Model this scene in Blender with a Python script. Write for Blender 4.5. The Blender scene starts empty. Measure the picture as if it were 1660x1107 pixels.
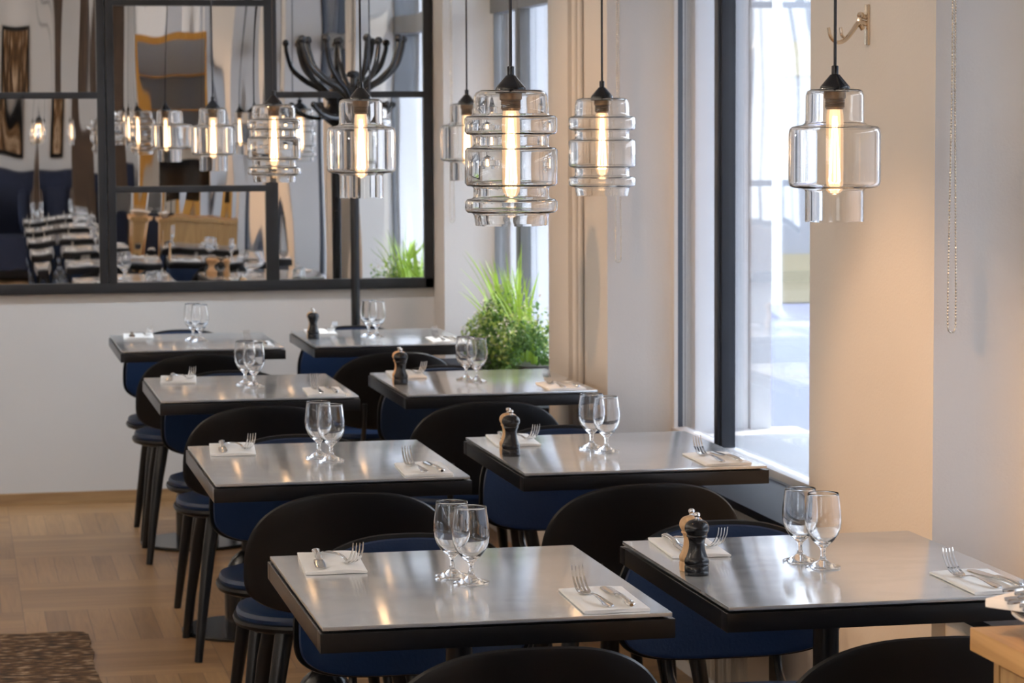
import bpy, bmesh, math, random
from mathutils import Vector, Matrix
random.seed(7)
PI = math.pi
SC = bpy.context.scene
COL = SC.collection

# ------------------------------------------------------------------ camera, world, sun, exposure
CAM_H = 1.5536
yaw, pitch, roll = math.radians(11.653), math.radians(4.673), math.radians(-0.301)
fw = Vector((math.sin(yaw)*math.cos(pitch), math.cos(yaw)*math.cos(pitch), -math.sin(pitch)))
r0 = Vector((math.cos(yaw), -math.sin(yaw), 0)); u0 = r0.cross(fw)
rt = r0*math.cos(roll) + u0*math.sin(roll); up = -r0*math.sin(roll) + u0*math.cos(roll)
cd = bpy.data.cameras.new('camera'); cam = bpy.data.objects.new('camera', cd); COL.objects.link(cam)
m = Matrix((rt, up, -fw)).transposed().to_4x4(); m.translation = (0, 0, CAM_H)
cam.matrix_world = m
cd.sensor_width = 36; cd.lens = 95.08; cd.clip_start = 0.05; cd.clip_end = 200
cd.dof.use_dof = True; cd.dof.focus_distance = 4.75; cd.dof.aperture_fstop = 13
SC.camera = cam
SC.view_settings.view_transform = 'Standard'; SC.view_settings.look = 'None'
SC.view_settings.gamma = 1; SC.view_settings.use_curve_mapping = False
SC.view_settings.exposure = 0.08
SC.cycles.use_denoising = True
SC.cycles.max_bounces = 14; SC.cycles.transmission_bounces = 12; SC.cycles.transparent_max_bounces = 24
SC.cycles.glossy_bounces = 6; SC.cycles.diffuse_bounces = 4
SC.cycles.sample_clamp_indirect = 6.0; SC.cycles.blur_glossy = 0.3

W = bpy.data.worlds.new('world'); SC.world = W; W.use_nodes = True
wn = W.node_tree.nodes; wl = W.node_tree.links
bg = wn['Background']; bg.inputs['Strength'].default_value = 6.5
tc = wn.new('ShaderNodeTexCoord'); sx = wn.new('ShaderNodeSeparateXYZ'); rp = wn.new('ShaderNodeValToRGB')
wl.new(tc.outputs['Generated'], sx.inputs[0]); wl.new(sx.outputs['Z'], rp.inputs[0]); wl.new(rp.outputs[0], bg.inputs['Color'])
rp.color_ramp.elements[0].color = (.86, .92, 1, 1); rp.color_ramp.elements[1].color = (.60, .76, 1, 1)

def add_light(name, kind, loc, color, energy, aim=None, parent=None, **kw):
    d = bpy.data.lights.new(name, kind); d.color = color; d.energy = energy
    for k, v in kw.items(): setattr(d, k, v)
    o = bpy.data.objects.new(name, d); COL.objects.link(o); o.location = loc
    if aim is not None:
        o.rotation_euler = (Vector(aim) - Vector(loc)).to_track_quat('-Z', 'Y').to_euler()
    if parent: o.parent = parent
    return o
SUN_DIR = Vector((-1.0, -.45, -1.75)).normalized()
sun = add_light('sun', 'SUN', (8, 12, 8), (1, .93, .80), 6.0, angle=math.radians(.6))
sun.rotation_euler = SUN_DIR.to_track_quat('-Z', 'Y').to_euler()

WINX = 2.166
OPEN = {1: (8.885, 10.86), 2: (6.05, 8.05), 3: (3.23, 5.23), 4: (.40, 2.40), 5: (-2.43, -.43)}
SILL, HEAD = .585, 2.72
for k, (a, b) in OPEN.items():   # daylight portals in the window openings
    p = add_light('window_portal', 'AREA', (2.30, (a+b)/2, (SILL+HEAD)/2), (1, 1, 1), 1, aim=(0, (a+b)/2, (SILL+HEAD)/2),
                  shape='RECTANGLE', size=b-a, size_y=HEAD-SILL)
    p.data.cycles.is_portal = True
# big soft daylight from the glazed shop front behind the camera
# ------------------------------------------------------------------ materials
def mat(name, color=(.5, .5, .5), rough=.5, metal=0, spec=.5, bump=None, var=None, emit=None, coat=0, stretch=None):
    M = bpy.data.materials.new(name); M.use_nodes = True
    n = M.node_tree.nodes; l = M.node_tree.links; b = n['Principled BSDF']
    b.inputs['Base Color'].default_value = (*color, 1); b.inputs['Roughness'].default_value = rough
    b.inputs['Metallic'].default_value = metal; b.inputs['Specular IOR Level'].default_value = spec
    b.inputs['Coat Weight'].default_value = coat
    if var or bump:
        t = n.new('ShaderNodeTexCoord'); mp = n.new('ShaderNodeMapping'); l.new(t.outputs['Object'], mp.inputs[0])
        if stretch: mp.inputs['Scale'].default_value = stretch
    if var:   # (scale, amount)
        z = n.new('ShaderNodeTexNoise'); z.inputs['Scale'].default_value = var[0]; z.inputs['Detail'].default_value = 6
        l.new(mp.outputs[0], z.inputs['Vector'])
        c = n.new('ShaderNodeValToRGB'); a = var[1]
        c.color_ramp.elements[0].position = .3; c.color_ramp.elements[1].position = .7
        c.color_ramp.elements[0].color = (*[max(0, x*(1-a)) for x in color], 1)
        c.color_ramp.elements[1].color = (*[min(1, x*(1+a)) for x in color], 1)
        l.new(z.outputs['Fac'], c.inputs[0]); l.new(c.outputs[0], b.inputs['Base Color'])
    if bump:  # (scale, strength, distance)
        z2 = n.new('ShaderNodeTexNoise'); z2.inputs['Scale'].default_value = bump[0]; z2.inputs['Detail'].default_value = 5
        l.new(mp.outputs[0], z2.inputs['Vector'])
        bp = n.new('ShaderNodeBump'); bp.inputs['Strength'].default_value = bump[1]; bp.inputs['Distance'].default_value = bump[2]
        l.new(z2.outputs['Fac'], bp.inputs['Height']); l.new(bp.outputs[0], b.inputs['Normal'])
    if emit:
        b.inputs['Emission Color'].default_value = (*emit[0], 1); b.inputs['Emission Strength'].default_value = emit[1]
    return M

def glassy(name, through, rough=0.0, tint=(1, 1, 1), ior=1.46):
    M = bpy.data.materials.new(name); M.use_nodes = True
    n = M.node_tree.nodes; l = M.node_tree.links; n.remove(n['Principled BSDF'])
    g = n.new('ShaderNodeBsdfGlass'); g.inputs['IOR'].default_value = ior; g.inputs['Roughness'].default_value = rough
    g.inputs['Color'].default_value = (*tint, 1)
    l.new(g.outputs[0], n['Material Output'].inputs[0])
    return M

def thin_glass(name, tint=(1, 1, 1), ior=1.5, boost=1.0):
    M = bpy.data.materials.new(name); M.use_nodes = True
    n = M.node_tree.nodes; l = M.node_tree.links; n.remove(n['Principled BSDF'])
    t = n.new('ShaderNodeBsdfTransparent'); t.inputs['Color'].default_value = (*tint, 1)
    g = n.new('ShaderNodeBsdfGlossy'); g.inputs['Roughness'].default_value = .01
    fr = n.new('ShaderNodeFresnel'); fr.inputs['IOR'].default_value = ior
    mu = n.new('ShaderNodeMath'); mu.operation = 'MULTIPLY'; mu.inputs[1].default_value = boost; mu.use_clamp = True
    x = n.new('ShaderNodeMixShader')
    l.new(fr.outputs[0], mu.inputs[0]); l.new(mu.outputs[0], x.inputs[0]); l.new(t.outputs[0], x.inputs[1]); l.new(g.outputs[0], x.inputs[2])
    l.new(x.outputs[0], n['Material Output'].inputs[0])
    return M

PAINT = mat('greige_paint', (.585, .565, .545), .75, bump=(160, .25, .002), var=(1.2, .03))
CEIL = mat('ceiling_white', (.75, .74, .72), .9, var=(2, .02))
OUTW = mat('outside_white_trim', (.86, .88, .92), .6, var=(4, .03))
OUTBAND = mat('outside_render', (.55, .56, .58), .9, var=(.6, .05))
FACADE = mat('pale_facade', (.30, .31, .335), .9, var=(.5, .05))
YELLOW = mat('ochre_band', (.36, .31, .20), .9, var=(.8, .06))
STREET = mat('street', (.30, .31, .35), .9, var=(.7, .1))
FRAMEB = mat('window_dark_metal', (.018, .022, .032), .35, var=(6, .15))
FRAMEG = mat('window_grey_paint', (.16, .165, .17), .45, var=(6, .1))
SILLM = mat('sill_dark_lacquer', (.010, .014, .024), .5, spec=.2, var=(5, .2))
RAILW = mat('window_white_rail', (.66, .67, .70), .4, var=(6, .05))
PANE = thin_glass('window_pane', boost=.6)
MIRROR = mat('mirror_silver', (.80, .81, .82), .012, metal=1, var=(3, .03))
STEELB = mat('black_steel', (.022, .022, .024), .42, metal=.3, var=(9, .2), bump=(60, .1, .001))
BLACKS = mat('black_shell', (.006, .006, .007), .34, spec=.22, var=(6, .2))
FRAMET = mat('table_frame_steel', (.042, .041, .043), .28, metal=.85, var=(7, .15))
BLACKG = mat('black_gloss_paint', (.012, .012, .013), .22, var=(7, .2))
BLACKM = mat('black_powder_coat', (.008, .0085, .010), .30, spec=.3, var=(8, .2))
LEATHER = mat('navy_leather', (.0055, .018, .056), .40, spec=.3, var=(4, .15), bump=(170, .35, .0015))
NAPKIN = mat('napkin_paper', (.93, .92, .90), .85, bump=(90, .2, .001), var=(12, .02))
SILVER = mat('silver_cutlery', (.80, .79, .77), .09, metal=1, var=(25, .03))
CHROME = mat('chrome_knob', (.80, .78, .76), .10, metal=1, var=(25, .03))
BRASS = mat('aged_brass', (.74, .62, .48), .16, metal=1, var=(30, .15))
BEAD = mat('bead_chain_metal', (.62, .55, .45), .25, metal=1, var=(60, .1))
MILLB = mat('mill_black', (.007, .007, .009), .22, spec=.35, var=(14, .2))
MILLW = mat('mill_beech', (.56, .35, .19), .42, var=(9, .15), stretch=(6, 6, 1))
PLATEM = mat('plate_china', (.82, .80, .77), .15, var=(8, .02))
CAPM = mat('cap_black_gloss', (.006, .007, .010), .14, coat=.15, spec=.35, var=(9, .1))
SOCKET = mat('socket_bronze', (.16, .10, .055), .35, metal=.8, var=(30, .3))
CORD = mat('cord_black', (.012, .013, .018), .6, var=(50, .2))
SHADE = glassy('pendant_glass', 0, tint=(1, .995, .985))
GOBLET = glassy('goblet_glass', 0, tint=(1, 1, 1))
LEAFY = mat('leaf_young_green', (.44, .54, .14), .5, var=(14, .35))
BLOSSOM = mat('pale_blossom', (.75, .66, .58), .7, var=(14, .1))
LEAF = mat('leaf_green', (.12, .24, .06), .5, var=(14, .45))
GRASS = mat('grass_green', (.36, .54, .07), .5, var=(9, .25))
POTM = mat('planter_zinc', (.20, .20, .20), .5, metal=.5, var=(5, .2))
SOIL = mat('soil', (.05, .035, .025), .95, var=(40, .4))
SOFA = mat('sofa_navy_velvet', (.012, .018, .045), .8, var=(6, .2))
DARKW = mat('dark_brown_wood', (.06, .035, .02), .5, var=(4, .3), stretch=(8, 1, 1))
PAPER = mat('menu_card', (.7, .7, .72), .8, var=(5, .05))
CARB = mat('car_blue', (.20, .215, .42), .25, var=(2, .05), coat=.5)
CARW = mat('car_window', (.35, .40, .5), .1, var=(2, .05))
AWN = mat('sun_block_canvas', (.70, .69, .66), .9, var=(3, .03))
TYRE = mat('tyre_rubber', (.03, .03, .035), .8, var=(20, .2))
PLATEAU = mat('radiator_white', (.52, .45, .36), .5, var=(5, .03))

def bulb_mats():
    F = mat('filament_glow', (1, .7, .4), .5, emit=((1, .76, .50), 130), var=(40, .02))
    B = bpy.data.materials.new('bulb_amber_glass'); B.use_nodes = True
    n = B.node_tree.nodes; l = B.node_tree.links; n.remove(n['Principled BSDF'])
    t = n.new('ShaderNodeBsdfTransparent'); t.inputs['Color'].default_value = (1, .92, .82, 1)
    e = n.new('ShaderNodeEmission'); e.inputs['Color'].default_value = (1, .62, .34, 1); e.inputs['Strength'].default_value = 2.7
    g = n.new('ShaderNodeBsdfGlossy'); g.inputs['Roughness'].default_value = .02
    lw = n.new('ShaderNodeFresnel'); lw.inputs['IOR'].default_value = 1.5
    a = n.new('ShaderNodeAddShader'); x = n.new('ShaderNodeMixShader'); x2 = n.new('ShaderNodeMixShader'); x2.inputs[0].default_value = .32
    l.new(t.outputs[0], x2.inputs[1]); l.new(e.outputs[0], x2.inputs[2])
    l.new(lw.outputs[0], x.inputs[0]); l.new(x2.outputs[0], x.inputs[1]); l.new(g.outputs[0], x.inputs[2])
    l.new(x.outputs[0], n['Material Output'].inputs[0])
    return F, B
FILA, BULBG = bulb_mats()

def top_metal():
    M = mat('zinc_tabletop', (.60, .60, .60), .2, metal=.70)
    n = M.node_tree.nodes; l = M.node_tree.links; b = n['Principled BSDF']
    t = n.new('ShaderNodeTexCoord'); mp = n.new('ShaderNodeMapping'); mp.inputs['Scale'].default_value = (1, 1.8, 1)
    mp.inputs['Rotation'].default_value = (0, 0, .7)
    oi = n.new('ShaderNodeObjectInfo'); vm = n.new('ShaderNodeVectorMath'); vm.operation = 'ADD'
    l.new(t.outputs['Object'], vm.inputs[0]); l.new(oi.outputs['Random'], vm.inputs[1]); l.new(vm.outputs[0], mp.inputs[0])
    z = n.new('ShaderNodeTexNoise'); z.inputs['Scale'].default_value = 9; z.inputs['Detail'].default_value = 9; z.inputs['Distortion'].default_value = 1.2
    l.new(mp.outputs[0], z.inputs['Vector'])
    c = n.new('ShaderNodeValToRGB'); c.color_ramp.elements[0].position = .35; c.color_ramp.elements[1].position = .7
    c.color_ramp.elements[0].color = (.74, .77, .80, 1); c.color_ramp.elements[1].color = (.88, .90, .91, 1)
    l.new(z.outputs['Fac'], c.inputs[0]); l.new(c.outputs[0], b.inputs['Base Color'])
    c2 = n.new('ShaderNodeValToRGB'); c2.color_ramp.elements[0].color = (.115, .115, .115, 1); c2.color_ramp.elements[1].color = (.165, .165, .165, 1)
    l.new(z.outputs['Fac'], c2.inputs[0]); l.new(c2.outputs[0], b.inputs['Roughness'])
    b.inputs['Anisotropic'].default_value = .88
    tg = n.new('ShaderNodeCombineXYZ'); tg.inputs['Y'].default_value = 1; l.new(tg.outputs[0], b.inputs['Tangent'])
    z2 = n.new('ShaderNodeTexNoise'); z2.inputs['Scale'].default_value = 5; z2.inputs['Detail'].default_value = 3
    l.new(vm.outputs[0], z2.inputs['Vector'])
    bp = n.new('ShaderNodeBump'); bp.inputs['Strength'].default_value = .06; bp.inputs['Distance'].default_value = .003
    l.new(z2.outputs['Fac'], bp.inputs['Height']); l.new(bp.outputs[0], b.inputs['Normal'])
    return M
ZINC = top_metal()

def wood_mat(name, c1, c2, axis=0, scale=1.0, rough=.45):
    M = mat(name, c1, rough); n = M.node_tree.nodes; l = M.node_tree.links; b = n['Principled BSDF']
    t = n.new('ShaderNodeTexCoord'); mp = n.new('ShaderNodeMapping'); s = [22*scale]*3; s[axis] = 1.6*scale
    mp.inputs['Scale'].default_value = s; l.new(t.outputs['Object'], mp.inputs[0])
    z = n.new('ShaderNodeTexNoise'); z.inputs['Scale'].default_value = 2; z.inputs['Detail'].default_value = 8; z.inputs['Distortion'].default_value = .6
    l.new(mp.outputs[0], z.inputs['Vector'])
    c = n.new('ShaderNodeValToRGB'); c.color_ramp.elements[0].position = .3; c.color_ramp.elements[1].position = .72
    c.color_ramp.elements[0].color = (*c1, 1); c.color_ramp.elements[1].color = (*c2, 1)
    l.new(z.outputs['Fac'], c.inputs[0]); l.new(c.outputs[0], b.inputs['Base Color'])
    return M
OAK = wood_mat('oak_board', (.36, .20, .075), (.56, .35, .15), axis=1)
OAKV = wood_mat('oak_upright', (.36, .20, .075), (.56, .35, .15), axis=2)
OAKX = wood_mat('oak_skirting', (.26, .15, .07), (.40, .25, .12), axis=0)
ORANGE = wood_mat('orange_oak_frame', (.50, .22, .03), (.66, .33, .06), axis=2)
MILLW = wood_mat('mill_beech_grain', (.46, .26, .12), (.66, .42, .22), axis=2, scale=3)

def parquet():
    M = mat('oak_parquet', (.3, .2, .1), .38); n = M.node_tree.nodes; l = M.node_tree.links; b = n['Principled BSDF']
    t = n.new('ShaderNodeTexCoord'); off = n.new('ShaderNodeMapping'); off.inputs['Location'].default_value = (-.19, -.02, 0)
    l.new(t.outputs['Object'], off.inputs[0])
    B = .54
    ck = n.new('ShaderNodeTexChecker'); ck.inputs['Scale'].default_value = 1/B
    l.new(off.outputs[0], ck.inputs['Vector'])
    ck.inputs['Color1'].default_value = (1, 1, 1, 1); ck.inputs['Color2'].default_value = (0, 0, 0, 1)
    rot = n.new('ShaderNodeMapping'); rot.inputs['Rotation'].default_value = (0, 0, PI/2); l.new(off.outputs[0], rot.inputs[0])
    mixv = n.new('ShaderNodeMix'); mixv.data_type = 'VECTOR'
    l.new(ck.outputs['Fac'], mixv.inputs['Factor']); l.new(off.outputs[0], mixv.inputs['A']); l.new(rot.outputs[0], mixv.inputs['B'])
    br = n.new('ShaderNodeTexBrick'); br.offset = 0; br.inputs['Scale'].default_value = 1
    br.inputs['Brick Width'].default_value = B; br.inputs['Row Height'].default_value = B/8
    br.inputs['Mortar Size'].default_value = .0009; br.inputs['Mortar Smooth'].default_value = .3
    br.inputs['Color1'].default_value = (.31, .172, .073, 1); br.inputs['Color2'].default_value = (.46, .27, .123, 1)
    br.inputs['Mortar'].default_value = (.10, .06, .035, 1)
    l.new(mixv.outputs['Result'], br.inputs['Vector'])
    mp = n.new('ShaderNodeMapping'); mp.inputs['Scale'].default_value = (1.6, 26, 1); l.new(mixv.outputs['Result'], mp.inputs[0])
    z = n.new('ShaderNodeTexNoise'); z.inputs['Scale'].default_value = 2.2; z.inputs['Detail'].default_value = 8; z.inputs['Distortion'].default_value = 1.0
    l.new(mp.outputs[0], z.inputs['Vector'])
    c = n.new('ShaderNodeValToRGB'); c.color_ramp.elements[0].color = (.62, .60, .58, 1); c.color_ramp.elements[1].color = (1.25, 1.25, 1.25, 1)
    l.new(z.outputs['Fac'], c.inputs[0])
    mx = n.new('ShaderNodeMix'); mx.data_type = 'RGBA'; mx.blend_type = 'MULTIPLY'; mx.inputs['Factor'].default_value = 1
    l.new(br.outputs['Color'], mx.inputs['A']); l.new(c.outputs[0], mx.inputs['B']); l.new(mx.outputs['Result'], b.inputs['Base Color'])
    return M
PARQ = parquet()

def rug_mat():
    M = mat('worn_rug', (.1, .06, .03), .95); n = M.node_tree.nodes; l = M.node_tree.links; b = n['Principled BSDF']
    t = n.new('ShaderNodeTexCoord'); mp = n.new('ShaderNodeMapping'); mp.inputs['Scale'].default_value = (7, 18, 1); l.new(t.outputs['Object'], mp.inputs[0])
    z = n.new('ShaderNodeTexNoise'); z.inputs['Scale'].default_value = 3; z.inputs['Detail'].default_value = 9; l.new(mp.outputs[0], z.inputs['Vector'])
    c = n.new('ShaderNodeValToRGB'); e = c.color_ramp.elements
    e[0].position = .40; e[0].color = (.030, .015, .008, 1); e[1].position = .68; e[1].color = (.50, .36, .24, 1)
    k = e.new(.55); k.color = (.15, .075, .025, 1)
    l.new(z.outputs['Fac'], c.inputs[0]); l.new(c.outputs[0], b.inputs['Base Color'])
    bp = n.new('ShaderNodeBump'); bp.inputs['Distance'].default_value = .006; l.new(z.outputs['Fac'], bp.inputs['Height']); l.new(bp.outputs[0], b.inputs['Normal'])
    return M
RUG = rug_mat()

def cushion_mat():
    M = mat('zigzag_cushion', (.5, .5, .5), .9); n = M.node_tree.nodes; l = M.node_tree.links; b = n['Principled BSDF']
    t = n.new('ShaderNodeTexCoord'); w = n.new('ShaderNodeTexWave'); w.inputs['Scale'].default_value = 9; w.inputs['Distortion'].default_value = 6
    l.new(t.outputs['Object'], w.inputs['Vector'])
    c = n.new('ShaderNodeValToRGB'); c.color_ramp.interpolation = 'CONSTANT'; c.color_ramp.elements[1].position = .5
    c.color_ramp.elements[0].color = (.02, .03, .06, 1); c.color_ramp.elements[1].color = (.55, .57, .62, 1)
    l.new(w.outputs['Fac'], c.inputs[0]); l.new(c.outputs[0], b.inputs['Base Color'])
    return M
CUSH = cushion_mat()

# ------------------------------------------------------------------ mesh helpers
def bm_new(): return bmesh.new()
def box(bm, x0, x1, y0, y1, z0, z1, bevel=0):
    v = [bm.verts.new((x, y, z)) for z in (z0, z1) for x, y in ((x0, y0), (x1, y0), (x1, y1), (x0, y1))]
    fs = [(3, 2, 1, 0), (4, 5, 6, 7), (0, 1, 5, 4), (1, 2, 6, 5), (2, 3, 7, 6), (3, 0, 4, 7)]
    F = [bm.faces.new([v[i] for i in f]) for f in fs]
    if bevel:
        es = list({e for f in F for e in f.edges})
        bmesh.ops.bevel(bm, geom=es, offset=bevel, segments=2, affect='EDGES', profile=.7)
    return F
def rings(bm, R, cap0=True, cap1=True, closed=False):
    """loft a list of equal-length rings of points"""
    V = [[bm.verts.new(p) for p in r] for r in R]; n = len(V[0])
    pairs = list(zip(V, V[1:])) + ([(V[-1], V[0])] if closed else [])
    for a, b in pairs:
        for i in range(n):
            j = (i+1) % n
            bm.faces.new((a[i], a[j], b[j], b[i]))
    if not closed:
        if cap0: bm.faces.new(list(reversed(V[0])))
        if cap1: bm.faces.new(V[-1])
    return V
def lathe(bm, prof, n=32, c=(0, 0, 0), cap0=True, cap1=True, closed=False):
    R = [[(c[0]+r*math.cos(2*PI*i/n), c[1]+r*math.sin(2*PI*i/n), c[2]+z) for i in range(n)] for r, z in prof]
    return rings(bm, R, cap0, cap1, closed)
def sweep(bm, pts, rad, n=10, cap=True):
    """tube through points with per-point radius"""
    pts = [Vector(p) for p in pts]; k = len(pts)
    if not hasattr(rad, '__len__'): rad = [rad]*k
    t0 = (pts[1]-pts[0]).normalized()
    a = Vector((0, 0, 1)) if abs(t0.z) < .9 else Vector((1, 0, 0))
    u = t0.cross(a).normalized(); R = []
    for i in range(k):
        t = (pts[min(i+1, k-1)] - pts[max(i-1, 0)]).normalized()
        u = (u - t*u.dot(t)).normalized(); w = t.cross(u)
        R.append([pts[i] + (u*math.cos(2*PI*j/n) + w*math.sin(2*PI*j/n))*rad[i] for j in range(n)])
    return rings(bm, R, cap, cap)
def spline(P, n=24):
    P = [Vector(p) for p in P]; out = []
    Q = [P[0]*2-P[1]] + P + [P[-1]*2-P[-2]]
    for i in range(1, len(Q)-2):
        for j in range(n):
            t = j/n; a, b, c, d = Q[i-1], Q[i], Q[i+1], Q[i+2]
            out.append(.5*((2*b)+(c-a)*t+(2*a-5*b+4*c-d)*t*t+(3*b-a-3*c+d)*t**3))
    return out + [P[-1]]
def finish(name, bm, material, parent=None, loc=None, rotz=0, smooth=True, angle=32):
    bmesh.ops.recalc_face_normals(bm, faces=bm.faces)
    if smooth:
        for f in bm.faces: f.smooth = True
        for e in bm.edges:
            if len(e.link_faces) == 2 and e.calc_face_angle(0) > math.radians(angle): e.smooth = False
    me = bpy.data.meshes.new(name); bm.to_mesh(me); bm.free()
    for x in (material if isinstance(material, (list, tuple)) else [material]): me.materials.append(x)
    o = bpy.data.objects.new(name, me); COL.objects.link(o)
    if parent: o.parent = parent
    if loc is not None: o.location = loc
    o.rotation_euler = (0, 0, rotz)
    return o
def tag(o, label, cat, group=None, kind=None):
    o['label'] = label; o['category'] = cat
    if group: o['group'] = group
    if kind: o['kind'] = kind
    return o
def thing(name, label, cat, loc=(0, 0, 0), rotz=0, group=None):
    o = bpy.data.objects.new(name, None); COL.objects.link(o); o.location = loc; o.rotation_euler = (0, 0, rotz)
    return tag(o, label, cat, group)
def struct(name, bm, material, parent=None, **k):
    o = finish(name, bm, material, parent, **k)
    if parent is None: o['kind'] = 'structure'
    return o
CHILD = {}
def dup(src, loc, rotz=0, label=None, group=None):
    """copy a thing with its parts and sub-parts"""
    def rec(o, par):
        c = o.copy(); COL.objects.link(c)
        if par is not None: c.parent = par
        for ch in list(o.children): rec(ch, c)
        return c
    r = rec(src, None); r.location = loc; r.rotation_euler = (0, 0, rotz)
    if label: r['label'] = label
    if group: r['group'] = group
    return r
class Proto:
    """the first placement uses the built thing itself, later ones are copies"""
    def __init__(s, build): s.build = build; s.o = None
    def put(s, loc, rotz, label, group):
        if s.o is None:
            s.o = s.build(); s.o.location = loc; s.o.rotation_euler = (0, 0, rotz); s.o['label'] = label; s.o['group'] = group
            return s.o
        return dup(s.o, loc, rotz, label, group)

# ------------------------------------------------------------------ the room
XW, YB, XL, YR, ZC = 1.96, 11.12, -3.3, -6.3, 3.1
bm = bm_new(); box(bm, XL-.3, XW+.5, YR-.3, YB+.3, -.12, 0); struct('floor', bm, PARQ, smooth=False)
bm = bm_new(); box(bm, XL-.3, XW+.5, YR-.3, YB+.3, ZC, ZC+.15); struct('ceiling', bm, CEIL, smooth=False)
bm = bm_new(); box(bm, XL-.3, XW+.5, YB, YB+.3, 0, ZC); struct('wall_back', bm, PAINT, smooth=False)
bm = bm_new(); box(bm, XL-.3, XL, YR, -5.6, 0, ZC); box(bm, XL-.3, XL, -1.2, YB, 0, ZC); box(bm, XL-.3, XL, -5.6, -1.2, 0, .5); box(bm, XL-.3, XL, -5.6, -1.2, 2.8, ZC); struct('wall_left', bm, PAINT, smooth=False)
wl_ = bpy.data.objects.new('window_6', None); COL.objects.link(wl_); wl_.location = (XL-.15, -3.4, .5); wl_['kind'] = 'structure'  # unseen window, added to throw daylight on the rear wall and sofa
bm = bm_new()
for y in (-2.2, -.75, .70, 2.14): box(bm, -.03, .03, y, y+.06, 0, 2.3)
box(bm, -.03, .03, -2.2, 2.2, 0, .06); box(bm, -.03, .03, -2.2, 2.2, 2.24, 2.3); finish('window_frame', bm, FRAMEB, wl_, smooth=False)
bm = bm_new(); box(bm, -.003, .003, -2.18, 2.18, .03, 2.27); finish('pane', bm, PANE, wl_, smooth=False)
p = add_light('window_portal', 'AREA', (XL-.28, -3.4, 1.65), (1, 1, 1), 1, aim=(0, -3.4, 1.65), shape='RECTANGLE', size=4.4, size_y=2.3); p.data.cycles.is_portal = True
bm = bm_new(); box(bm, XL-.3, XW+.5, YR-.3, YR, 0, ZC); struct('wall_rear', bm, PAINT, smooth=False)
# window wall: piers, parapet and lintel round the openings
bm = bm_new()
edges = [YR] + [v for k in (5, 4, 3, 2, 1) for v in OPEN[k]] + [YB]
for a, b in zip(edges[0::2], edges[1::2]): box(bm, XW, 2.46, a, b, 0, ZC)
for k, (a, b) in OPEN.items():
    box(bm, XW+.03, 2.46, a, b, 0, SILL-.022); box(bm, XW, 2.46, a, b, HEAD, ZC)
struct('wall_right', bm, PAINT, smooth=False)
bm = bm_new(); box(bm, -3.3, XW, YB-.018, YB, 0, .05, .003); struct('baseboard_back', bm, OAKX, smooth=False)
bm = bm_new()
for a, b in zip(edges[0::2], edges[1::2]): box(bm, XW-.015, XW, a, b, 0, .07)
struct('baseboard_right', bm, OAKX, smooth=False)
# rounded plaster corners where the far jambs meet the window frames
bm = bm_new()
for k in (1, 2, 3):
    b = OPEN[k][1]; rx, ry = ((.11, .05) if k == 3 else (.08, .03)); P = [(2.163 - rx + rx*math.sin(q*PI/20), b - ry + ry*math.cos(q*PI/20)) for q in range(11)] + [(2.175, b-ry), (2.175, b+.002), (2.163-rx, b+.002)]
    rings(bm, [[(x, y, z) for x, y in P] for z in (SILL-.022, HEAD)])
struct('trim_4', bm, PAINT, angle=40)
# boxed riser and pipe on the pier between the two visible windows
bm = bm_new(); box(bm, XW-.028, XW, 8.47, 8.70, .07, 1.96, .006); box(bm, XW-.034, XW, 8.46, 8.71, 1.96, 1.985, .004); box(bm, XW-.028, XW, 8.47, 8.70, 1.985, ZC, .006)
struct('trim_1', bm, PAINT)
bm = bm_new(); lathe(bm, [(.013, .07), (.013, ZC)], 16, (XW-.014, 8.41, 0)); lathe(bm, [(.009, .07), (.009, ZC)], 12, (XW-.010, 8.365, 0)); struct('trim_2', bm, PAINT)
# white outside casings with vertical grooves, and outer sills
bm = bm_new()
for k, (a, b) in OPEN.items():
    for y, s in ((b, -1), (a, 1)):
        for x0, x1, d in ((2.225, 2.265, .050), (2.268, 2.30, .035), (2.305, 2.335, .040), (2.34, 2.40, .030), (2.405, 2.47, .045)):
            y0, y1 = sorted((y, y + s*d)); box(bm, x0, x1, y0, y1, SILL, HEAD)
    box(bm, 2.22, 2.56, a, b, SILL-.03, SILL+.012)
struct('trim_3', bm, OUTW, smooth=False)

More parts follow.
